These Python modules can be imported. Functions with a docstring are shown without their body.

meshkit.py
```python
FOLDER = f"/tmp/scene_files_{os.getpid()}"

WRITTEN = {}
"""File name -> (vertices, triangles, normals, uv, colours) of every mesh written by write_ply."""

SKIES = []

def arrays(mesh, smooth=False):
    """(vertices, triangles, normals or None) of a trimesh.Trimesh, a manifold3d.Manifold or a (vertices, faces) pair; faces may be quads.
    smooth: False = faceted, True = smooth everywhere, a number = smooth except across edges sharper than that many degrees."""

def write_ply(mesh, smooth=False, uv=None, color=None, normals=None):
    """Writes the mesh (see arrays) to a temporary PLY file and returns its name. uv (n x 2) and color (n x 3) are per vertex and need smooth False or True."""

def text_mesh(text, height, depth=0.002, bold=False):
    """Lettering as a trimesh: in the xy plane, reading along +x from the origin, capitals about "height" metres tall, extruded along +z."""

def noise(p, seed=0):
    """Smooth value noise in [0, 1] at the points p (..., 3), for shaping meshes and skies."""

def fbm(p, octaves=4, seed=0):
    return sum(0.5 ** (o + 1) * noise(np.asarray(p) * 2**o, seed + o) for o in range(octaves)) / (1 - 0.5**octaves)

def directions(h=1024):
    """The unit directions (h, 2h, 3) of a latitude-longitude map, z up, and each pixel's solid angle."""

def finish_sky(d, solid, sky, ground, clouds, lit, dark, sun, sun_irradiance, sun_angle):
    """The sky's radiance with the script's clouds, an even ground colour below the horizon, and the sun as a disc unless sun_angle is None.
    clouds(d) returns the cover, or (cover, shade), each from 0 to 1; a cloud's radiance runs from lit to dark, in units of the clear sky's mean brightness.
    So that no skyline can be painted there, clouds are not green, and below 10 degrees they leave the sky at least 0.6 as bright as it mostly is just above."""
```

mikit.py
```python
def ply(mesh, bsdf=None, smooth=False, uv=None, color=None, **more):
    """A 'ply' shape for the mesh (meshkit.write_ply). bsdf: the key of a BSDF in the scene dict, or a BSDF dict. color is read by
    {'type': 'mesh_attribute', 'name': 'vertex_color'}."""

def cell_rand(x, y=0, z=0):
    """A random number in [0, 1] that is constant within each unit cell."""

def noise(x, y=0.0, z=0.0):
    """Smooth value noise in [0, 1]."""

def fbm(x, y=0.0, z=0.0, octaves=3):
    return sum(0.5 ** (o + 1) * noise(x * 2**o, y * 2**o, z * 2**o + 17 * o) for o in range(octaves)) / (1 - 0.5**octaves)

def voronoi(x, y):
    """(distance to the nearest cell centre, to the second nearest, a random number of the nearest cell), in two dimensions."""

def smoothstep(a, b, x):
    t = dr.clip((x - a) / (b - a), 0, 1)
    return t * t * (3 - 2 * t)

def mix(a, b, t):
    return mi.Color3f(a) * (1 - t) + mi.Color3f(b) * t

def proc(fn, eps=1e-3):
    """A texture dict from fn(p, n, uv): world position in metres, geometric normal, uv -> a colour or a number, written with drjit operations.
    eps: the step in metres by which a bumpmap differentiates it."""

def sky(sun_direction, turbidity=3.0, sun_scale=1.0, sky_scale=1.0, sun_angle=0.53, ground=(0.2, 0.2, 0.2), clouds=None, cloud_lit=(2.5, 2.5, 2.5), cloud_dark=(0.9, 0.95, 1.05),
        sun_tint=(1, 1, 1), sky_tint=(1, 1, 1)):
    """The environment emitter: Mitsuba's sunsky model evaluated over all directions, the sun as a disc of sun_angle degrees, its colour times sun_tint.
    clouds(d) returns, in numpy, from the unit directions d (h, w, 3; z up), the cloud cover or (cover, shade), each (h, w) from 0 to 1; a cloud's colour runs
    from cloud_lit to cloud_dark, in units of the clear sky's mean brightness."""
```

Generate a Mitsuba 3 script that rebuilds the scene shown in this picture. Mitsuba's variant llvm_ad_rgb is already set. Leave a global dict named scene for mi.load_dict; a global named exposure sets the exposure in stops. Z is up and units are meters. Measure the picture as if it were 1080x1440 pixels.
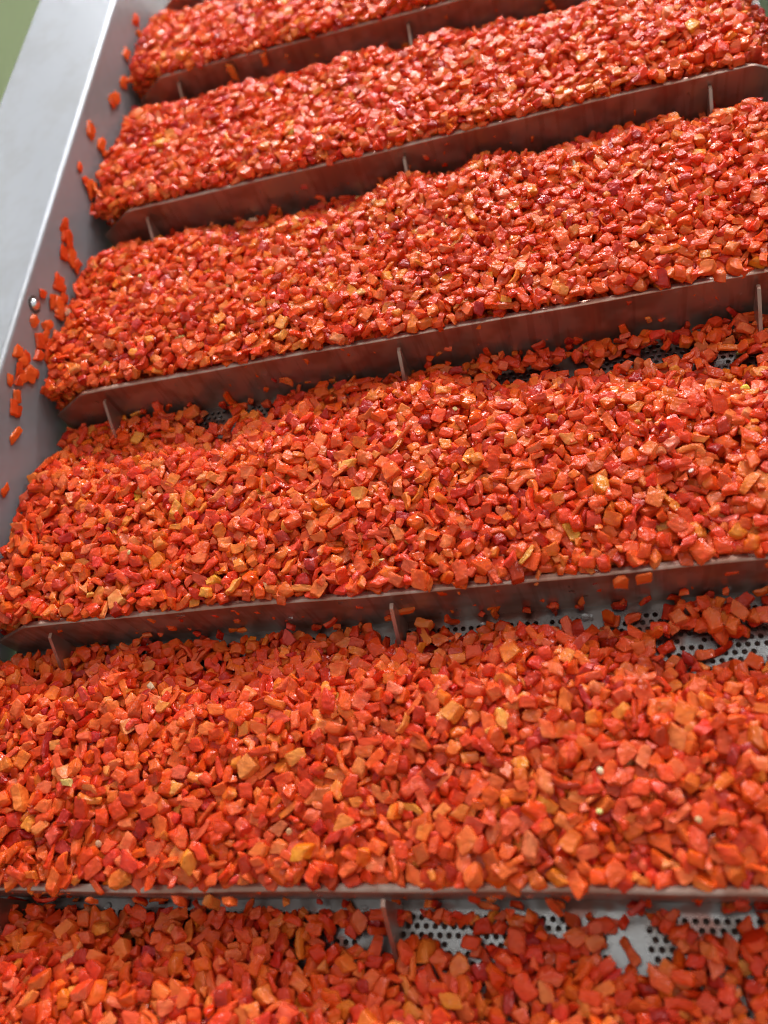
import math
import numpy as np
import trimesh
import mitsuba as mi
import drjit as dr
import mikit
import meshkit

T = mi.ScalarTransform4f
scene, labels = {}, {}
rng = np.random.default_rng(20240611)

# ------------------------------------------------------------------ frame of the belt
# u across the belt, v up the incline, w off the belt; "b" units of S metres; the belt climbs at INC.
S = 0.42
INC = math.radians(30.0)
CI, SI = math.cos(INC), math.sin(INC)


def world(p):
    """Belt coordinates in metres (..., 3) -> world, z up."""
    p = np.asarray(p, float)
    u, v, w = p[..., 0], p[..., 1], p[..., 2]
    return np.stack([u, v * CI - w * SI, v * SI + w * CI], -1)


# ------------------------------------------------------------------ camera, lamps, exposure
CAM_AXES = np.array([[0.95990548, -0.10815682, -0.2586186],
                     [0.03093037, -0.87607299, 0.48118544],
                     [-0.27861226, -0.46989171, -0.83760193]])      # columns: right, down, forward
CAM_POS = np.array([0.86988886, 0.0, 1.0]) * S
eye, fwd, down = world(CAM_POS), world(CAM_AXES[:, 2]), world(CAM_AXES[:, 1])
scene['camera'] = {
    'type': 'thinlens', 'fov': 2 * math.degrees(math.atan(540 / 1192.26)), 'fov_axis': 'x',
    'to_world': T().look_at(origin=eye.tolist(), target=(eye + fwd).tolist(), up=(-down).tolist()),
    'aperture_radius': 0.0034, 'focus_distance': 0.52, 'near_clip': 0.02, 'far_clip': 60.0,
}
exposure = 0.95
scene['room_light'] = {'type': 'constant', 'radiance': {'type': 'rgb', 'value': [0.28, 0.285, 0.29]}}


def lamp(name, centre, lx, ly, power, label):
    """A luminaire with a diffusing panel that looks straight down, and its housing."""
    labels[name] = {'label': label, 'category': 'ceiling lamp', 'group': 'lamps over the conveyor'}
    x, y, z = centre
    v = np.array([[-lx, -ly, 0], [lx, -ly, 0], [lx, ly, 0], [-lx, ly, 0]]) / 2 + [x, y, z]
    scene[name + '__diffuser'] = mikit.ply((v, np.array([[0, 2, 1], [0, 3, 2]])), 'lamp_white',
                                           emitter={'type': 'area', 'radiance': {'type': 'rgb', 'value': [power, power * 1.0, power * 1.02]}})
    h = trimesh.creation.box((lx + .06, ly + .06, .08))
    h.apply_translation([x, y, z + .045])
    scene[name + '__housing'] = mikit.ply(h, 'lamp_white')


scene['lamp_white'] = {'type': 'diffuse', 'reflectance': {'type': 'rgb', 'value': [.75, .75, .75]}}
lamp('ceiling_lamp', (0.15, 1.75, 2.15), 1.6, 0.24, 46, 'long white ceiling lamp over the upper end of the conveyor')
lamp('ceiling_lamp_001', (-1.75, 0.95, 2.2), 0.3, 1.6, 5, 'white ceiling lamp above and left of the conveyor')
lamp('ceiling_lamp_003', (0.25, -1.05, 2.5), 1.3, 0.14, 5, 'white ceiling lamp behind the photographer, over the lower end of the conveyor')
lamp('ceiling_lamp_002', (1.4, 0.6, 2.4), 0.14, 1.5, 26, 'white ceiling lamp above and right of the conveyor')


# ------------------------------------------------------------------ materials
def steel_colour(p, n, uv):
    f = mikit.fbm(p.x * 30, p.y * 30, p.z * 30, 3)
    g = mikit.fbm(p.x * 160, p.y * 160, p.z * 160, 2)
    c = mikit.mix([.25, .245, .235], [.12, .095, .08], mikit.smoothstep(.42, .7, f * .6 + g * .4))
    return mikit.mix(c, [.17, .055, .035], .75 * mikit.smoothstep(.54, .68, mikit.fbm(p.x * 70 + 9, p.y * 70, p.z * 70, 3)))


def steel_rough(p, n, uv):
    f = mikit.fbm(p.x * 45, p.y * 45, p.z * 45, 3)
    return .26 + .22 * f


def flight_colour(p, n, uv):
    f = mikit.fbm(p.x * 55, p.y * 55, p.z * 55, 3)
    w = p.z * CI - p.y * SI
    run = mikit.fbm(p.x * 260, w * 22, p.y * 6, 3)                       # juice that ran down the faces
    c = mikit.mix([.46, .31, .245], [.36, .19, .135], mikit.smoothstep(.38, .66, f))
    return mikit.mix(c, [.26, .09, .055], mikit.smoothstep(.52, .75, run) * .35)


def brush(p, n, uv):
    return mikit.fbm(p.x * 900, p.y * 60, p.z * 60, 2)


scene['steel'] = {'type': 'twosided', 'bsdf': {'type': 'principled', 'metallic': 1.0, 'base_color': mikit.proc(steel_colour), 'roughness': mikit.proc(steel_rough)}}
scene['flight_steel'] = {'type': 'twosided', 'bsdf': {'type': 'principled', 'metallic': .80, 'base_color': mikit.proc(flight_colour), 'roughness': .36}}
def wall_colour(p, n, uv):
    f = mikit.fbm(p.x * 30, p.y * 14, p.z * 14, 4)
    g = mikit.fbm(p.x * 140, p.y * 120, p.z * 120, 2)
    return mikit.mix([.305, .315, .33], [.285, .29, .295], mikit.smoothstep(.42, .66, f * .75 + g * .25))


def wall_rough(p, n, uv):
    f = mikit.fbm(p.x * 25, p.y * 20, p.z * 20, 3)
    return .44 + .10 * f


scene['wall_steel'] = {'type': 'twosided', 'bsdf': {'type': 'principled', 'metallic': .5, 'base_color': mikit.proc(wall_colour), 'roughness': mikit.proc(wall_rough)}}
scene['belt_steel'] = {'type': 'twosided', 'bsdf': {'type': 'principled', 'metallic': 1.0, 'base_color': mikit.proc(steel_colour), 'roughness': .34, 'clearcoat': .2, 'clearcoat_gloss': .95}}
scene['bolt_steel'] = {'type': 'twosided', 'bsdf': {'type': 'principled', 'metallic': 1.0, 'base_color': {'type': 'rgb', 'value': [.85, .85, .85]}, 'roughness': .2}}
scene['tray_steel'] = {'type': 'twosided', 'bsdf': {'type': 'diffuse', 'reflectance': {'type': 'rgb', 'value': [.40, .26, .21]}}}
scene['dark_steel'] = {'type': 'twosided', 'bsdf': {'type': 'principled', 'metallic': .6, 'base_color': {'type': 'rgb', 'value': [.10, .09, .08]}, 'roughness': .6}}


def floor_colour(p, n, uv):
    f = mikit.fbm(p.x * 3, p.y * 3, 0, 4)
    return mikit.mix([.17, .23, .09], [.23, .29, .13], f)


scene['floor_paint'] = {'type': 'principled', 'base_color': mikit.proc(floor_colour), 'roughness': .5}


scene['wall_paint'] = {'type': 'twosided', 'bsdf': {'type': 'diffuse', 'reflectance': {'type': 'rgb', 'value': [.42, .48, .28]}}}


def pepper_bump(p, n, uv):
    return mikit.fbm(p.x * 420, p.y * 420, p.z * 420, 2)


def pepper_rough(p, n, uv):
    f = mikit.noise(p.x * 130, p.y * 130, p.z * 130)                 # wet here, drained there
    return .33 - .22 * mikit.smoothstep(.50, .70, f)


pepper = {'type': 'principled', 'base_color': {'type': 'mesh_attribute', 'name': 'vertex_color'}, 'roughness': mikit.proc(pepper_rough), 'specular': .40}
glow = {'type': 'principledthin', 'base_color': {'type': 'mesh_attribute', 'name': 'vertex_color'}, 'roughness': .6, 'diff_trans': 1.5, 'eta': 1.33}
scene['pepper_flesh'] = {'type': 'blendbsdf', 'weight': .44, 'outer': {'type': 'bumpmap', 'arbitrary': mikit.proc(pepper_bump, 3e-4), 'scale': .0010, 'bsdf': pepper}, 'inner': glow}

# ------------------------------------------------------------------ the floor
fl = world([[0, 0, 0]])[0]
v = np.array([[-12, -12, 0], [12, -12, 0], [12, 12, 0], [-12, 12, 0.]]) + [0, 0, -1.05]
scene['floor'] = mikit.ply((v, np.array([[0, 1, 2], [0, 2, 3]])), 'floor_paint')
gw = np.array([[-9, 4.2, -1.05], [9, 4.2, -1.05], [9, 4.2, 3.6], [-9, 4.2, 3.6]])
scene['green_wall'] = mikit.ply((gw, np.array([[0, 2, 1], [0, 3, 2]])), 'wall_paint')
labels['green_wall'] = {'label': 'pale green wall far behind the conveyor, showing in the upper left corner', 'category': 'wall', 'kind': 'structure'}
labels['floor'] = {'label': 'green painted floor beyond the steel side wall', 'category': 'floor', 'kind': 'structure'}

# ------------------------------------------------------------------ conveyor: side walls
H = 0.042                                      # height of a flight; belt surface at w = -H, flight tops at w = 0
V = np.array([-0.33, 0.0882, 0.4533, 0.8946, 1.3484, 1.7630, 2.135, 2.55]) * S       # flights, uphill
SLOPE = [0, .003, .004, .014, .012, -.016, -.01, 0]
UC = .57 * S
UL, UR = -.10 * S, 1.262 * S                    # inner faces of the side walls
VA, VB = -.55 * S, 3.0 * S
WTOP = .094 * S


def extrude_v(profile, va, vb, n=2, wob=0):
    """An open (u, w) polyline of given sheet thickness points, closed, swept along v."""
    pr = np.asarray(profile)
    vs = np.linspace(va, vb, n)
    m = len(pr)
    pts = np.concatenate([np.column_stack([pr[:, 0], np.full(m, x), pr[:, 1]]) for x in vs])
    f = []
    for i in range(n - 1):
        for j in range(m):
            a, b = i * m + j, i * m + (j + 1) % m
            f += [[a, b, b + m], [a, b + m, a + m]]
    cap = trimesh.creation.triangulate_polygon(__import__('shapely').Polygon(pr), engine='earcut')
    cv, cf = cap
    idx = [int(np.argmin(((pr - q) ** 2).sum(1))) for q in cv]
    for a, b, c in cf:
        f += [[idx[a], idx[c], idx[b]], [idx[a] + (n - 1) * m, idx[b] + (n - 1) * m, idx[c] + (n - 1) * m]]
    mesh = trimesh.Trimesh(world(pts), f, process=False)
    trimesh.repair.fix_normals(mesh)
    return mesh


def folded_sheet(line, t):
    """Offset an open polyline by t to its left and close it."""
    line = np.asarray(line, float)
    d = np.gradient(line, axis=0)
    d /= np.linalg.norm(d, axis=1, keepdims=True)
    nrm = np.column_stack([-d[:, 1], d[:, 0]])
    return np.vstack([line, (line + nrm * t)[::-1]])


def wall_profile(u, side):
    r, w = .0042, WTOP
    pts = [(u, -.125), (u, -.06), (u, w - r - .03), (u, w - r)]
    for k in range(1, 7):
        a = k / 6 * math.pi / 2
        pts.append((u - side * 0 + side * (r - r * math.cos(a)), w - r + r * math.sin(a)))
    pts += [(u + side * .03, w), (u + side * .094, w)]
    for k in range(1, 5):
        a = k / 4 * math.pi / 2
        pts.append((u + side * (.094 + r * math.sin(a)), w - r + r * math.cos(a)))
    pts += [(u + side * (.094 + r), w - .03)]
    return folded_sheet(pts, .0025 * (1 if side < 0 else -1))


for key, u, side, lab in (('conveyor_side_wall', UL, -1, 'bright stainless steel side wall with broad flat top flange, left of the belt, dotted with stuck pepper bits'),
                          ('conveyor_side_wall_001', UR, 1, 'stainless steel side wall at the right-hand ends of the flights')):
    labels[key] = {'label': lab, 'category': 'side wall'}
    scene[key + '__folded_sheet'] = mikit.ply(extrude_v(wall_profile(u, side), VA, VB, 24), 'wall_steel', smooth=50)
    for vb in (1.0544 * S, 1.0544 * S - .42, 1.0544 * S + .42):
        b = trimesh.creation.revolve(np.array([[0, .0040], [.0018, .0038], [.0034, .0031], [.0044, .0018], [.0048, 0]]), sections=20)
        hexa = b
        pts = np.asarray(hexa.vertices)
        pts = np.column_stack([u - side * (pts[:, 2]), pts[:, 0] + vb, pts[:, 1] + .0621 * S])
        wsh = trimesh.creation.annulus(.0046, .0066, .0008, sections=24)
        q = np.asarray(wsh.vertices)
        q = np.column_stack([u - side * (q[:, 2] + .0005), q[:, 0] + vb, q[:, 1] + .0621 * S])
        bk = key + '__bolt' + ('' if vb == 1.0544 * S else '_001' if vb < 1.0544 * S else '_002')
        mm = trimesh.Trimesh(world(pts), hexa.faces, process=False)
        trimesh.repair.fix_normals(mm)
        scene[bk] = mikit.ply(mm, 'bolt_steel', smooth=True)
        mm = trimesh.Trimesh(world(q), wsh.faces, process=False)
        trimesh.repair.fix_normals(mm)
        scene[bk + '__washer'] = mikit.ply(mm, 'dark_steel')

# ------------------------------------------------------------------ conveyor: belt plates with holes, flights with gussets
labels['conveyor_belt'] = {'label': 'inclined perforated steel conveyor belt with upright cross flights carrying diced red pepper', 'category': 'conveyor belt'}
BL, BR = -.088 * S, 1.245 * S
PITCH, RH = .0047, .00134


def numbered(base, i):
    return base if i == 0 else f'{base}_{i:03d}'


def quad(v0, v1, u0, u1, w):
    return np.array([[u0, v0, w], [u1, v0, w], [u1, v1, w], [u0, v1, w]]), np.array([[0, 1, 2], [0, 2, 3]])


def plate(v0, v1):
    """One belt plate: plain sheet, and below the upper flight a band of staggered round holes, cut through the sheet."""
    parts = []
    rows = 12
    hole_rng = np.random.default_rng(int(v0 * 1e4) + 50000)
    band0 = v1 - .0075 - rows * PITCH * .866
    w = -H
    nu = int((BR - BL - .02) / PITCH) - 1
    uL = BL + .01
    parts.append(quad(v0, band0, BL, BR, w))
    parts.append(quad(v1 - .0075, v1, BL, BR, w))
    parts.append(quad(band0, v1 - .0075, BL, uL, w))
    parts.append(quad(band0, v1 - .0075, uL + (nu + .5) * PITCH, BR, w))
    a = np.arange(12) / 12 * 2 * np.pi + np.pi / 12
    ring = np.column_stack([np.cos(a), np.sin(a)])
    hx, hy = PITCH / 2, PITCH * .866 / 2
    k = np.minimum(hx / np.maximum(np.abs(ring[:, 0]), 1e-9), hy / np.maximum(np.abs(ring[:, 1]), 1e-9))
    outer = ring * k[:, None]
    corners = np.array([[hx, hy], [-hx, hy], [-hx, -hy], [hx, -hy]])
    for c in corners:                      # let the ring pass through the cell's corners
        outer[np.argmin(((outer - c) ** 2).sum(1))] = c
    f = []
    for i in range(12):
        j = (i + 1) % 12
        f += [[i, j, 12 + j], [i, 12 + j, 12 + i]]                       # outer 0..11, rim 12..23
        f += [[12 + i, 12 + j, 24 + j], [12 + i, 24 + j, 24 + i]]           # bevel to 24..35
        f += [[24 + i, 24 + j, 36 + j], [24 + i, 36 + j, 36 + i]]           # wall of the hole
    f = np.array(f)[:, ::-1]
    cell = np.vstack([np.column_stack([outer, np.zeros(12)]), np.column_stack([ring * (RH + .0002), np.zeros(12)]),
                      np.column_stack([ring * RH, np.full(12, -.0002)]), np.column_stack([ring * RH, np.full(12, -.0015)])])
    for r in range(rows):
        vc = band0 + (r + .5) * PITCH * .866
        off = .5 * (r % 2)
        if off:
            parts.append(quad(vc - hy, vc + hy, uL, uL + hx, w))
        else:
            parts.append(quad(vc - hy, vc + hy, uL + nu * PITCH, uL + (nu + .5) * PITCH, w))
        for c in range(nu):
            uc = uL + (c + .5 + off) * PITCH
            if c % 26 in (0, 1, 2, 3) or hole_rng.random() < .05:        # unpunched bars between the fields of holes
                parts.append(quad(vc - hy, vc + hy, uc - hx, uc + hx, w))
            else:
                parts.append((cell + [uc, vc, w], f))
    n, vs, fs = 0, [], []
    for p_, f_ in parts:
        vs.append(p_)
        fs.append(f_ + n)
        n += len(p_)
    return world(np.vstack(vs)), np.vstack(fs)


def flight(i):
    """Folded sheet: upright face, short lip bent uphill, corners cut off towards the side walls."""
    us = np.concatenate([np.linspace(-.082, .02, 16), np.linspace(.05, 1.12, 40), np.linspace(1.15, 1.240, 16)]) * S
    ucl, ucr = 0.0, 1.172 * S
    fr = np.array([0, .3, .6, .8, .90, .95, .962, .970, .984, 1.0])
    t = .0021
    front, back = [], []
    r_ = np.random.default_rng(77 + i)
    ph = r_.uniform(0, 6, 3)
    for u in us:
        d = max(ucl - u, u - ucr)
        x = d / S
        drop = S * .5625 * .5 * (x + math.sqrt(x * x + .006 ** 2))     # rounded knee, then the cut corner
        wt = -drop
        w = -H + fr * (wt + H)
        lip = np.clip((w + .0016) / .0016, 0, None)
        v = V[i] + SLOPE[i] * (u - UC) - .0018 + lip * .0018 + .0005 * math.sin(u * 19 + ph[0]) + .0003 * math.sin(u * 47 + ph[1])
        w = w - .0010 * np.clip(lip, 0, 1) + (.0004 * math.sin(u * 23 + ph[2])) * fr
        front.append(np.column_stack([np.full(10, u), v, w]))
        back.append(np.column_stack([np.full(10, u), v + t, w - .0004 * lip]))
    n, m = len(us), 10
    front, back = np.array(front).reshape(-1, 3), np.array(back).reshape(-1, 3)
    f = []
    nb = n * m
    for a in range(n - 1):
        for b in range(m - 1):
            p, q = a * m + b, (a + 1) * m + b
            f += [[p, q, q + 1], [p, q + 1, p + 1], [nb + p, nb + q + 1, nb + q], [nb + p, nb + p + 1, nb + q + 1]]
        p, q = a * m + m - 1, (a + 1) * m + m - 1
        f += [[p, q, nb + q], [p, nb + q, nb + p]]
    for b in range(m - 1):
        p = b
        f += [[p, p + 1, nb + p + 1], [p, nb + p + 1, nb + p]]
        p = (n - 1) * m + b
        f += [[p, nb + p + 1, p + 1], [p, nb + p, nb + p + 1]]
    return trimesh.Trimesh(world(np.vstack([front, back])), f, process=False)


def gusset(i, u):
    v = V[i] + SLOPE[i] * (u - UC) - .0040
    prof = np.array([[v, -.0085], [v, -H + .0003], [v - .027, -H + .0003], [v - .027, -H + .005], [v - .0035, -.0085]])
    t = .0011
    pts = np.vstack([np.column_stack([np.full(5, u - t), prof]), np.column_stack([np.full(5, u + t), prof])])
    f = [[0, 1, 2], [0, 2, 3], [0, 3, 4], [5, 7, 6], [5, 8, 7], [5, 9, 8]]
    for a in range(5):
        b = (a + 1) % 5
        f += [[a, a + 5, b + 5], [a, b + 5, b]]
    m = trimesh.Trimesh(world(pts), f, process=False)
    trimesh.repair.fix_normals(m)
    return m


for i in range(7):
    scene['conveyor_belt__' + numbered('belt_plate', i)] = mikit.ply(plate(V[i], V[i + 1]), 'belt_steel')
    k = 'conveyor_belt__' + numbered('flight', i)
    scene[k] = mikit.ply(flight(i), 'flight_steel', smooth=40)
    for j, u in enumerate((.034, .57, 1.107)):
        scene[k + '__' + numbered('gusset', j)] = mikit.ply(gusset(i, u * S), 'flight_steel')
tray = [[BL, VA, -H - .008], [BR, VA, -H - .008], [BR, VB, -H - .008], [BL, VB, -H - .008]]
scene['conveyor_belt__drip_tray'] = mikit.ply((world(tray), np.array([[0, 1, 2], [0, 2, 3]])), 'tray_steel')


# ------------------------------------------------------------------ the diced pepper
def dice(kind, r):
    """A cut piece of pepper wall: (vertices, faces, skin weight per vertex). Skin on +z."""
    if kind == 'shred':
        a, b, t = r.uniform(.012, .019), r.uniform(.003, .006), r.uniform(.0018, .0034)
        ang = np.array([.2, 2.9, 3.4, 6.0])
        pl = np.column_stack([np.cos(ang) * a / 2, np.sign(np.sin(ang)) * b / 2])
    elif kind == 'chip':
        a, b, t = r.uniform(.0055, .009), r.uniform(.004, .007), r.uniform(.0025, .0045)
        k = r.integers(3, 5)
        ang = (np.arange(k) + r.uniform(-.25, .25, k)) / k * 2 * np.pi
        pl = np.column_stack([np.cos(ang) * a / 2, np.sin(ang) * b / 2]) * 1.25
    else:
        a, b, t = r.uniform(.0078, .0135), r.uniform(.0068, .0105), r.uniform(.0038, .0068)
        pl = np.array([[1, 1], [-1, 1], [-1, -1], [1, -1.]]) * [a / 2, b / 2] * (1 + r.uniform(-.38, .25, (4, 2)))
        pl[:, 0] += r.uniform(-.35, .35) * pl[:, 1]
        if r.random() < .25:
            pl = np.vstack([pl, (pl[3] + pl[0]) / 2 + [r.uniform(.001, .003), 0]])
    # corner cuts
    k, out = len(pl), []
    for i in range(k):
        p0, p, p1 = pl[i - 1], pl[i], pl[(i + 1) % k]
        c = r.uniform(.05, .16)
        out += [p + (p0 - p) * c, p + (p1 - p) * c]
    if kind != 'chip':                      # a point halfway along each long cut, so that a piece can bow
        fine = []
        for i in range(len(out)):
            fine.append(out[i])
            if np.linalg.norm(out[(i + 1) % len(out)] - out[i]) > .0042:
                fine.append((out[i] + out[(i + 1) % len(out)]) / 2 * r.uniform(.92, 1.06))
        out = fine
    out = np.array(out)
    n = len(out)
    shear = r.uniform(-.4, .4, 2)
    e = min(.15 * t, .0006)
    s0, s1 = r.uniform(.84, 1.08, 2)
    lev = [(-t / 2, s0 * .90), (-t / 2 + e, s0), (t / 2 - e, s1), (t / 2, s1 * .91)]
    vs = [np.column_stack([out * s + shear * z, np.full(n, z)]) for z, s in lev]
    vs = np.vstack([[[*(shear * (-t / 2)), -t / 2 - r.uniform(-.0006, .0004)]], *vs, [[*(shear * t / 2), t / 2 + r.uniform(.0, .0007)]]])
    f = []
    for j in range(n):
        jj = (j + 1) % n
        f.append([0, 1 + jj, 1 + j])
        for l in range(3):
            p, q = 1 + l * n + j, 1 + l * n + jj
            f += [[p, q, q + n], [p, q + n, p + n]]
        f.append([1 + 4 * n, 1 + 3 * n + j, 1 + 3 * n + jj])
    bend = r.uniform(-15, 55) if kind != 'shred' else r.uniform(-40, 90)
    vs[:, 2] -= bend * vs[:, 0] ** 2 + r.uniform(-28, 28) * vs[:, 1] * vs[:, 0]
    off = r.uniform(0, 99, 3)
    vs = vs + .0022 * (np.stack([meshkit.noise(vs * 190 + off + 31 * q_, 2) for q_ in range(3)], -1) - .5) + r.normal(0, .00022, vs.shape)
    vs *= .81
    skin = np.clip((np.arange(len(vs)) - n * 2.0) / n, 0, 1)
    return vs, np.array(f), skin


def rot(r, tilt):
    """Any turn about z, then a tilt of the given angle about a horizontal axis; half of the pieces lie skin down."""
    a, b = r.uniform(0, 2 * np.pi, 2)
    m = np.diag([1, 1, 1.0]) if r.random() < .52 else np.diag([1, -1, -1.0])
    za = np.array([[math.cos(a), -math.sin(a), 0], [math.sin(a), math.cos(a), 0], [0, 0, 1]])
    ax = np.array([math.cos(b), math.sin(b), 0])
    kx = np.array([[0, 0, ax[1]], [0, 0, -ax[0]], [-ax[1], ax[0], 0]])
    return (np.eye(3) + math.sin(tilt) * kx + (1 - math.cos(tilt)) * kx @ kx) @ za @ m


def seed_(r):
    m = trimesh.creation.icosphere(subdivisions=1)
    vs = np.asarray(m.vertices) * np.array([.0019, .0015, .0006]) * r.uniform(.75, 1.1)
    vs[:, 2] += 60 * vs[:, 0] ** 2
    return vs, np.asarray(m.faces), np.zeros(len(vs))


CELL = .001
DICE = 420
HALF = 12
pool = []
for q in range(DICE + 12):
    kind = 'seed' if q >= DICE else 'dice' if q % 20 < 12 else 'chip' if q % 20 < 17 else 'shred'
    vs, f, skin = dice(kind, rng) if kind != 'seed' else seed_(rng)
    tilt = abs(rng.normal(0, .36)) if rng.random() < .84 else rng.uniform(.5, 1.45)
    vs = vs @ rot(rng, tilt).T
    vs -= vs.mean(0)
    tri = vs[f]
    bary = rng.dirichlet([1, 1, 1], (len(f), 26))
    pts = np.einsum('fkb,fbc->fkc', bary, tri).reshape(-1, 3)
    ij = np.clip(np.floor(pts[:, :2] / CELL).astype(int) + HALF, 0, 2 * HALF - 1)
    lo, hi = np.full((2 * HALF, 2 * HALF), np.inf), np.full((2 * HALF, 2 * HALF), -np.inf)
    np.minimum.at(lo, (ij[:, 1], ij[:, 0]), pts[:, 2])
    np.maximum.at(hi, (ij[:, 1], ij[:, 0]), pts[:, 2])
    mask = np.isfinite(lo)
    pool.append((vs, f, skin, lo, hi, mask, kind))

BARE = [  # patches of belt that lie bare: u, v (units of S), half sizes
    [(.50, .040, .03, .016), (.555, .040, .035, .022), (.60, .054, .03, .014), (.648, .046, .035, .018), (.69, .054, .03, .014), (.765, .060, .035, .014), (.845, .040, .04, .032), (.94, .062, .05, .016)],
    [(.45, .435, .03, .018), (.56, .43, .03, .03), (.64, .427, .035, .018), (.70, .428, .045, .02), (.775, .428, .045, .022), (.83, .424, .04, .02), (.885, .42, .05, .02), (.945, .376, .045, .028), (1.0, .365, .06, .026), (1.05, .38, .05, .03), (.30, .44, .04, .010)],
    [(.222, .850, .042, .028), (.31, .856, .038, .020), (.745, .842, .04, .018), (.82, .843, .06, .022), (.90, .841, .06, .022), (.965, .844, .06, .022), (.675, .855, .025, .012), (1.07, .81, .04, .02)],
    [(.305, 1.322, .035, .012), (.45, 1.333, .03, .008)],
    [], [],
]
GAP = [  # how far below the upper flight the heap's foot lies, along u (u in units of S, gap in metres)
    ([-.1, .3, .46, .52, .9, 1.25], [.000, .002, .004, .016, .026, .022]),
    ([-.1, .2, .45, .8, 1.0, 1.25], [.004, .004, .008, .010, .026, .026]),
    ([-.1, .1, .25, .45, .7, .9, 1.25], [.014, .026, .026, .008, .014, .030, .028]),
    ([-.1, .3, .6, 1.25], [-.004, .006, -.006, -.002]),
    ([-.1, .3, 1.25], [-.002, -.008, -.004]),
    ([-.1, 1.25], [-.004, -.004]),
]

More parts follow.
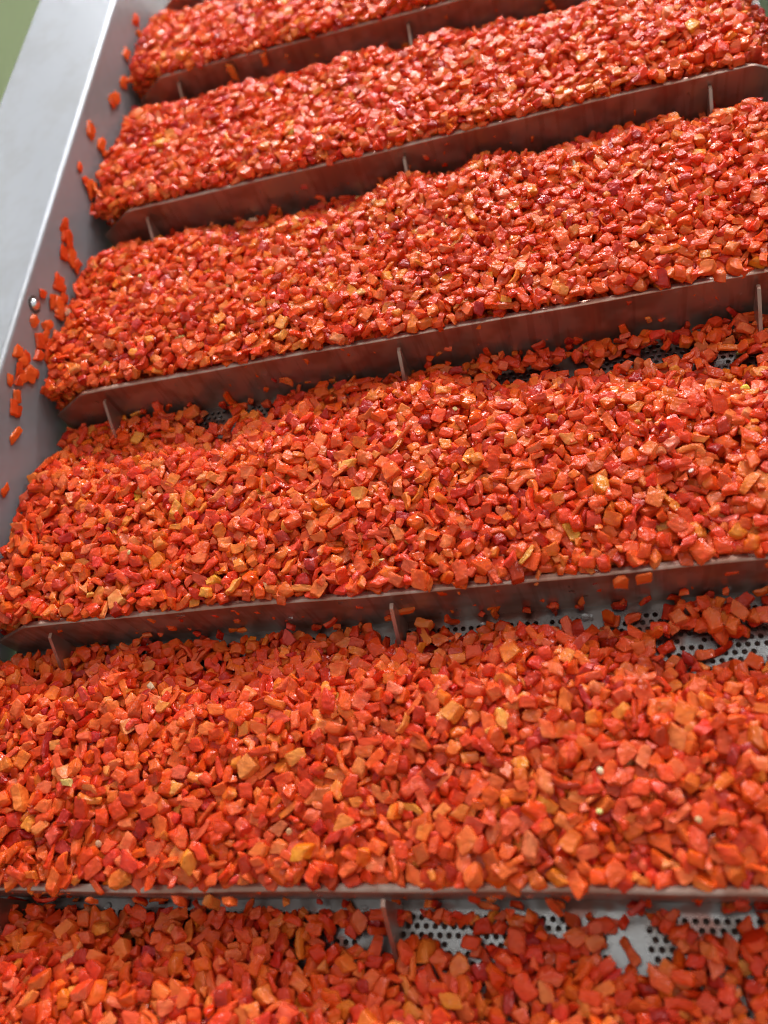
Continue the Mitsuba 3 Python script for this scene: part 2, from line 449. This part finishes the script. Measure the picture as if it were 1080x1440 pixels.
R_BRIGHT, R_DEEP, R_DARK, ORANGE, AMBER, YELLOW = range(6)
FLESH = np.array([[.91, .150, .027], [.87, .108, .020], [.68, .058, .014], [.94, .198, .032], [.96, .265, .052], [.90, .62, .27]])
SKIN = np.array([[.86, .080, .010], [.76, .048, .009], [.50, .021, .008], [.90, .130, .015], [.93, .21, .026], [.86, .55, .20]])
TONE = ['bright red', 'deep red', 'dark red', 'orange red', 'amber orange', 'pale yellow']
pieces = []          # (bay, pool index, position, tone, visible share)
for bay in range(6):
    r = np.random.default_rng(100 + bay)
    v0, v1 = V[bay], V[bay + 1]
    nu, nv = int((BR - BL + .006) / CELL), int((v1 - v0) / CELL) + 2
    u_ = BL - .003 + (np.arange(nu) + .5) * CELL
    v_ = v0 - .010 + (np.arange(nv + 10) + .5) * CELL
    U, VV = np.meshgrid(u_, v_)
    lo_v = V[bay] + SLOPE[bay] * (U - UC) + .0030
    hi_v = V[bay + 1] + SLOPE[bay + 1] * (U - UC) - .0065
    gap = np.interp(U / S, *GAP[bay]) + .044 * (meshkit.fbm(np.stack([U * 30, VV * 12, VV * 0 + bay], -1), 3, seed=5) - .5)
    dfoot = (hi_v - gap) - VV                          # >0: uphill foot lies above this point
    crest = .0005 + .008 * (meshkit.fbm(np.stack([U * 22, VV * 22, U * 0 + 3 * bay], -1), 3, seed=9) - .45)
    crest = crest + .003 * np.exp(-((VV - lo_v) / .05) ** 2)
    front = -H + .006 + .72 * dfoot
    target = np.where(dfoot > 0, np.minimum(crest - .10 * np.clip(VV - lo_v - .05, 0, 1), front), -H)
    target = target - (.012, .010, .008, .003, .002, .002)[bay] * np.exp(-(U - BL) / .010) - .032 * np.clip((U - 1.175 * S) / (.05 * S), 0, 1)
    target = np.where((VV < lo_v) | (VV > hi_v), -H - .05, target)
    # the corner of the flight lets some spill past its foot; single pieces lie scattered between heap and flight
    scatter = (dfoot <= .004) & (VV < hi_v) & (VV > lo_v)
    bare = np.zeros_like(scatter)
    for (bu, bv, au, av) in BARE[bay]:
        wob = 1 + .5 * (meshkit.fbm(np.stack([U * 90, VV * 90, U * 0], -1), 2, seed=31) - .5)
        bare |= ((U / S - bu) / au) ** 2 + ((VV / S - bv) / av) ** 2 < wob
    layer = meshkit.fbm(np.stack([U * 60, VV * 60, U * 0 + bay], -1), 2, seed=44) > .31
    target = np.where(scatter & layer, np.maximum(target, -H + .0105), target)
    target = np.where(bare, -H - .05, target)
    hm = np.where(VV > hi_v + .001, .05, np.where(VV < lo_v - .0015, np.where((U > -.01 * S) & (U < 1.175 * S), .0004, .05), -H))
    own = np.full(hm.shape, -1)
    placed = []

    def put(ci, cj, pi, sink=.55, over=None, top=None):
        vs, f, skin, lo, hi, mask, kind = pool[pi]
        i0, j0 = ci - HALF, cj - HALF
        if i0 < 0 or j0 < 0 or i0 + 2 * HALF > hm.shape[0] or j0 + 2 * HALF > hm.shape[1]:
            a0, b0 = max(0, -i0), max(0, -j0)
            a1, b1 = min(2 * HALF, hm.shape[0] - i0), min(2 * HALF, hm.shape[1] - j0)
            if mask[:a0].any() or mask[a1:].any() or mask[:, :b0].any() or mask[:, b1:].any():
                return False
        else:
            a0 = b0 = 0
            a1 = b1 = 2 * HALF
        m = mask[a0:a1, b0:b1]
        sub = hm[i0 + a0:i0 + a1, j0 + b0:j0 + b1]
        diff = (sub - lo[a0:a1, b0:b1])[m]
        if (sub[m] > .04).any():
            return False
        diff.sort()
        z = max(diff[int(len(diff) * sink)], -H - lo[mask].min() + .0002)
        new = z + hi[a0:a1, b0:b1]
        if top is not None and z + hi[mask].max() > top:
            return False
        if over is not None and z + hi[mask].max() > target[ci, cj] + over:
            return False
        if z > .014:
            return False
        up = m & (new > sub)
        sub[up] = new[up]
        own[i0 + a0:i0 + a1, j0 + b0:j0 + b1][up] = len(placed)
        placed.append((pi, np.array([u_[0] + (cj - .5) * CELL, v_[0] + (ci - .5) * CELL, z]), int(up.sum()) / max(1, int(m.sum()))))
        return True

    # thin scatter first
    cand = np.argwhere(scatter & ~bare)
    for c in cand[r.permutation(len(cand))[: int(len(cand) / 22)]]:
        put(c[0], c[1], int(r.integers(DICE)), .85, top=-H + .0135)
    cand = np.argwhere(bare)
    for c in cand[r.permutation(len(cand))[: int(len(cand) / 120)]]:
        put(c[0], c[1], int(r.integers(DICE)), .85, top=-H + .0135)
    # then the heap, lowest places first
    for sweep in range(90):
        need = target - hm
        need[:12] = -1
        cand = np.argwhere(need > .0028)
        if len(cand) < 25:
            break
        k = max(20, int(len(cand) / 150))
        sel = cand[r.integers(len(cand), size=3 * k)]
        d = need[sel[:, 0], sel[:, 1]].reshape(k, 3)
        sel = sel.reshape(k, 3, 2)[np.arange(k), d.argmax(1)]
        for c in sel:
            put(c[0], c[1], int(r.integers(DICE)), over=.0058)
    for _ in range((2, 5, 6, 6, 4, 2)[bay]):
        put(int(r.integers(25, hm.shape[0] - 40)), int(r.integers(30, hm.shape[1] - 30)), DICE + int(r.integers(12)), .95)
    cnt = np.bincount(own[own >= 0].ravel(), minlength=len(placed))
    for k, (pi, pos, _) in enumerate(placed):
        share = cnt[k] / max(1, pool[pi][5].sum())
        x = r.random()
        patch = meshkit.noise(np.array([pos[0] * 30, pos[1] * 30, bay * 7.0]), 4)
        x += .12 * (patch - .5)
        tone = R_DARK if x < .09 else R_DEEP if x < .47 else R_BRIGHT if x < .88 else ORANGE if x < .975 else AMBER if x < .9995 else YELLOW
        if tone == YELLOW and pool[pi][6] != 'chip':
            tone = AMBER
        if pi >= DICE:
            tone = YELLOW
        pieces.append((bay, pi, pos, tone, share))


def colours(pi, tone, r):
    skin = pool[pi][2]
    k = np.exp(r.normal(0, .10)) * np.array([1, np.exp(r.normal(0, .13)), np.exp(r.normal(.1, .30))])
    c = (FLESH[tone] * (1 - skin[:, None]) + SKIN[tone] * skin[:, None]) * k
    vs = pool[pi][0]
    m = meshkit.noise(vs * 300 + r.uniform(0, 99, 3), 3) - .5            # paler and redder spots within the piece
    return np.clip(c * (1 + .7 * m[:, None] * [.35, 1.3, 1.4]), .003, .9)


def to_camera(p):
    """(x, y, depth) of belt points in the photograph's pixels: only to tell which pieces show largest."""
    c = (p - CAM_POS) @ CAM_AXES
    return 540 + 1192.26 * c[:, 0] / c[:, 2], 720 + 1192.26 * c[:, 1] / c[:, 2], c[:, 2]


P = np.array([p[2] for p in pieces])
x, y, z = to_camera(P)
area = np.array([pool[p[1]][5].sum() for p in pieces])
score = np.where((x > 12) & (x < 1068) & (y > 12) & (y < 1428), np.array([p[4] for p in pieces]) * area / z ** 2, 0)
NAMED = 196
seeds = [k for k, p in enumerate(pieces) if p[1] >= DICE and score[k] > 0]
named = set([int(k) for k in np.argsort(-score) if pieces[k][1] < DICE][:NAMED]) | set(seeds)
HEAP = ['bottom heap', 'second-lowest heap', 'third-lowest heap', 'fourth-lowest heap', 'fifth-lowest heap', 'topmost heap']
count = 0


seed_count = 0


def add_piece(vs, f, col, label, group=None, seed=False):
    global count, seed_count
    key = numbered('pepper_seed', seed_count) if seed else numbered('pepper_piece', count)
    count, seed_count = count + (not seed), seed_count + seed
    scene[key] = mikit.ply((world(vs), f), 'pepper_flesh', smooth=True, color=col)
    labels[key] = {'label': label, 'category': 'pepper seed' if seed else 'pepper piece'}
    if group:
        labels[key]['group'] = group


def piece_label(k):
    bay, pi, pos, tone, share = pieces[k]
    vs = pool[pi][0]
    reach = np.ptp(vs[:, :2], axis=0).max()
    size = 'big ' if reach > .0135 else 'small ' if reach < .0095 else ''
    what = {'dice': 'piece', 'chip': 'chip', 'shred': 'strip', 'seed': 'seed'}[pool[pi][6]]
    t = (pos[1] - V[bay]) / (V[bay + 1] - V[bay])
    row = 'low in' if t < .3 else 'midway up' if t < .58 else 'high in' if t < .82 else 'beyond'
    c = pos[0] / S
    if pi >= DICE:
        size, what = '', 'seed'
    side = 'far left' if c < .22 else 'left of centre' if c < .45 else 'centre' if c < .66 else 'right of centre' if c < .88 else 'far right'
    return f'{size}{TONE[tone]} pepper {what} {row} {HEAP[bay]}, {side}'


def plural(lab):
    return lab.replace('piece', 'pieces').replace('chip', 'chips').replace('strip', 'strips').replace('seed', 'seeds')


SAID, GIVEN = {}, {}
for k in sorted(named):
    SAID.setdefault(piece_label(k), []).append(k)
for lab, ks in SAID.items():
    ks.sort(key=lambda k: pieces[k][2][0])
    for i, k in enumerate(ks):
        n_ = len(ks)
        if n_ == 1:
            GIVEN[k] = lab
        elif n_ == 2:
            GIVEN[k] = ('left', 'right')[i] + ' one of two ' + plural(lab)
        elif n_ == 3:
            GIVEN[k] = ('leftmost', 'middle', 'rightmost')[i] + ' of three ' + plural(lab)
        elif n_ == 4:
            GIVEN[k] = ('leftmost', 'second', 'third', 'rightmost')[i] + ' of four ' + plural(lab)
        else:
            GIVEN[k] = lab if 0 < i < n_ - 1 else ('leftmost of several ' if i == 0 else 'rightmost of several ') + plural(lab)
rc = np.random.default_rng(5)
VS, FS, CS, n = [], [], [], 0
for k, (bay, pi, pos, tone, share) in enumerate(pieces):
    vs, f = pool[pi][0] + pos, pool[pi][1]
    col = colours(pi, tone, rc)
    if k in named:
        base = piece_label(k)
        add_piece(vs, f, col, GIVEN[k], plural(base) if len(SAID[base]) > 1 else None, seed=pi >= DICE)
    else:
        VS.append(vs)
        FS.append(f + n)
        CS.append(col)
        n += len(vs)
ids = [q for q in range(DICE) if pool[q][6] != 'dice']
for i in range(1, 6):
    for _ in range(46):
        q = ids[int(rc.integers(len(ids)))]
        u = rc.uniform(.02, 1.12) * S
        w = -H * (1 - abs(rc.normal(0, .22)))
        if not -H + .002 < w < -.006:
            continue
        vs = pool[q][0] * rc.uniform(.8, 1.15)
        lie = np.column_stack([vs[:, 0], -vs[:, 2], vs[:, 1]])       # flat against the face
        lie[:, 1] -= lie[:, 1].max()
        VS.append(lie + [u, V[i] + SLOPE[i] * (u - UC) - .0019, w])
        FS.append(pool[q][1] + n)
        CS.append(colours(q, int(rc.integers(0, 4)), rc))
        n += len(vs)
scene['diced_pepper'] = mikit.ply((world(np.vstack(VS)), np.vstack(FS)), 'pepper_flesh', smooth=True, color=np.vstack(CS))
labels['diced_pepper'] = {'label': 'wet diced red and orange pepper heaped on the belt between the flights', 'category': 'diced pepper', 'kind': 'stuff'}
print('pieces', len(pieces), 'triangles', sum(len(f) for f in FS))

# beads of juice on the plates and on the faces of the flights
rj = np.random.default_rng(41)
bead = trimesh.creation.icosphere(subdivisions=2)
JV, JF, n = [], [], 0
for i in range(1, 6):
    for k in range(60):
        u = rj.uniform(-.05, 1.2) * S
        a, b = rj.uniform(.0010, .0026), rj.uniform(.0010, .0026)
        fv = V[i] + SLOPE[i] * (u - UC) - .0018
        if k < 34:
            p = bead.vertices * [a, b, .0011] + [u, fv - .003 - abs(rj.normal(0, .016)), -H + .0003]
        else:
            p = bead.vertices * [a * .7, .0009, b * .9] + [u, fv, -rj.uniform(.004, .036)]
        JV.append(p)
        JF.append(bead.faces + n)
        n += len(p)
scene['juice'] = {'type': 'dielectric', 'int_ior': 1.345}
scene['conveyor_belt__juice_drops'] = mikit.ply((world(np.vstack(JV)), np.vstack(JF)), 'juice', smooth=True)
labels['conveyor_belt__juice_drops'] = {'label': 'clear drops of juice on the plates and flight faces', 'kind': 'stuff'}


# pieces that stick to the left side wall, and those that hang over the flights
def place_flat(pi_kind, size, basis, pos, r, stretch=(1, 1, 1)):
    ids = [q for q in range(len(pool)) if pool[q][6] == pi_kind]
    vs, f, skin = dice(pi_kind, r)
    vs = vs * np.asarray(stretch) * size
    m = np.array(basis, float)
    return vs @ m + pos, f, skin


WALL_BITS = [  # v, w (units of S), size, stretch along v
    (1.991, .019, 1.1, 1.4), (1.968, -.004, .9, 1.2), (2.09, -.05, .9, 1), (1.86, .02, 1.2, 1.4), (1.78, .0, 1.0, 1.3), (1.771, .009, 1.1, 1.3), (1.692, .020, 1.1, 1.5),
    (1.543, .017, 1.2, 1.2), (1.544, -.014, 1.1, 1), (1.43, .055, .9, 1.2), (1.418, .03, 1.2, 1), (1.405, .005, 1.2, 1), (1.27, .05, 1.0, 1.2), (1.245, .028, 1.3, 1), (1.225, .01, 1.3, 1.1), (1.21, .03, 1.1, 1),
    (1.139, .024, 1.2, 1.3), (1.125, .0, 1.2, 1), (1.093, .025, 1.2, 1.1), (1.08, .0, 1.2, 1), (1.039, .022, 1.3, 1), (1.03, -.008, 1.3, 1), (.998, .0265, 1.3, 1.2), (.99, .0, 1.3, 1), (.934, .054, 1.2, 1), (.92, .028, 1.3, 1),
    (.898, .045, 1.2, 1), (.859, .041, 1.1, 1.2), (.839, .030, .9, 1.2), (.797, .022, .8, 1.7), (.69, .012, 1.0, 1.5)]
r = np.random.default_rng(9)
for (bv, bw, size, st) in WALL_BITS[6:28]:
    if size >= 1.1:
        for _ in range(2):
            WALL_BITS.append((bv + r.normal(0, .014), bw + r.normal(0, .016) - .004, r.uniform(.8, 1.2), r.uniform(.8, 1.4)))
for q, (bv, bw, size, st) in enumerate(WALL_BITS):
    a = r.uniform(-.5, .5)
    # piece axes: x along v, y along w, z out of the wall (+u)
    basis = [[0, math.cos(a), math.sin(a)], [0, -math.sin(a), math.cos(a)], [1, 0, 0]]
    vs, f, skin = place_flat('dice', size * 1.12, basis, np.array([UL + .0016, bv * S, bw * S]), r, (1 + .5 * (st - 1), .95, .40))
    vs[:, 0] = np.maximum(vs[:, 0], UL + .0001)
    tone = [R_BRIGHT, R_DEEP, R_DEEP, R_BRIGHT][int(r.integers(4))]
    c = (FLESH[tone] * (1 - .5 * skin[:, None]) + SKIN[tone] * .5 * skin[:, None]) * np.exp(r.normal(0, .1))
    lab = None
    if q == 30:
        lab, grp = 'small pepper bit on the left side wall, lowest one, at the photo edge', None
    elif q == 29:
        lab, grp = 'narrow tilted pepper bit alone on the left side wall, second lowest there', None
    elif q == 2:
        lab, grp = 'small pepper bit on the left side wall, uppermost and closest to the belt', None
    elif q == 6:
        lab, grp = 'slim pepper bit alone on the left side wall beside the topmost flight', None
    else:
        place = 'beside the topmost heap' if bv > 1.76 else 'beside the fifth-lowest heap' if bv > 1.36 else 'beside the fourth-lowest heap' if bv > .9 else 'beside the third-lowest heap'
        high = 'highest' if bw > .04 else 'midway' if bw > .012 else 'low'
        lab = f'pepper bit stuck {high} on the left wall {place}'
        grp = f'pepper bits stuck {high} on the left wall {place}'
    add_piece(vs, f, np.clip(c, .003, .9), lab, grp)

HANG = [  # flight, u, down from the lip, along, tone, stretch, label
    (5, .165, .012, 1.5, ORANGE, (1.9, .75, .6), 'long orange pepper strip hanging down the face of the topmost flight'),
    (5, .245, .008, 1.2, R_BRIGHT, (1.2, .8, .7), 'red pepper piece over the lip of the topmost flight, right of the orange strip'),
    (2, .868, .004, 1.2, R_BRIGHT, (1.0, 1.0, .6), 'red pepper piece over the lip of the second-lowest flight, left one of two'),
    (2, .899, .003, 1.0, R_BRIGHT, (1.0, 1.2, .6), 'red pepper piece over the lip of the second-lowest flight, right one of two'),
    (1, .352, .010, 1.5, AMBER, (1.9, .7, .6), 'stretched amber pepper strip hanging down from the lowest flight'),
    (1, .318, .003, 1.1, R_DEEP, (1.2, .9, .7), 'deep red pepper piece pointing down over the lowest flight, left of amber strip'),
    (1, .385, .002, 1.2, R_BRIGHT, (1.0, 1.2, .7), 'bright red pepper piece on the lip of the lowest flight, right of amber strip'),
    (1, .20, .001, 1.0, R_BRIGHT, (1.0, .8, .6), 'small red pepper piece lying on the lip at the left of the lowest flight'),
]
for (fi, bu, dn, size, tone, st, lab) in HANG:
    a = r.uniform(-.15, .15)
    u = bu * S
    # x down the face, y across, z out of the face (towards -v)
    basis = [[math.sin(a), -.12, -math.cos(a)], [math.cos(a), 0, math.sin(a)], [0, -1, .12]]
    vs, f, skin = place_flat('dice', size * .85, basis, np.array([u, V[fi] + SLOPE[fi] * (u - UC) - .0062, -dn]), r, st)
    c = FLESH[tone] * np.exp(r.normal(0, .08, (len(vs), 1)))
    add_piece(vs, f, np.clip(c, .003, .9), lab)
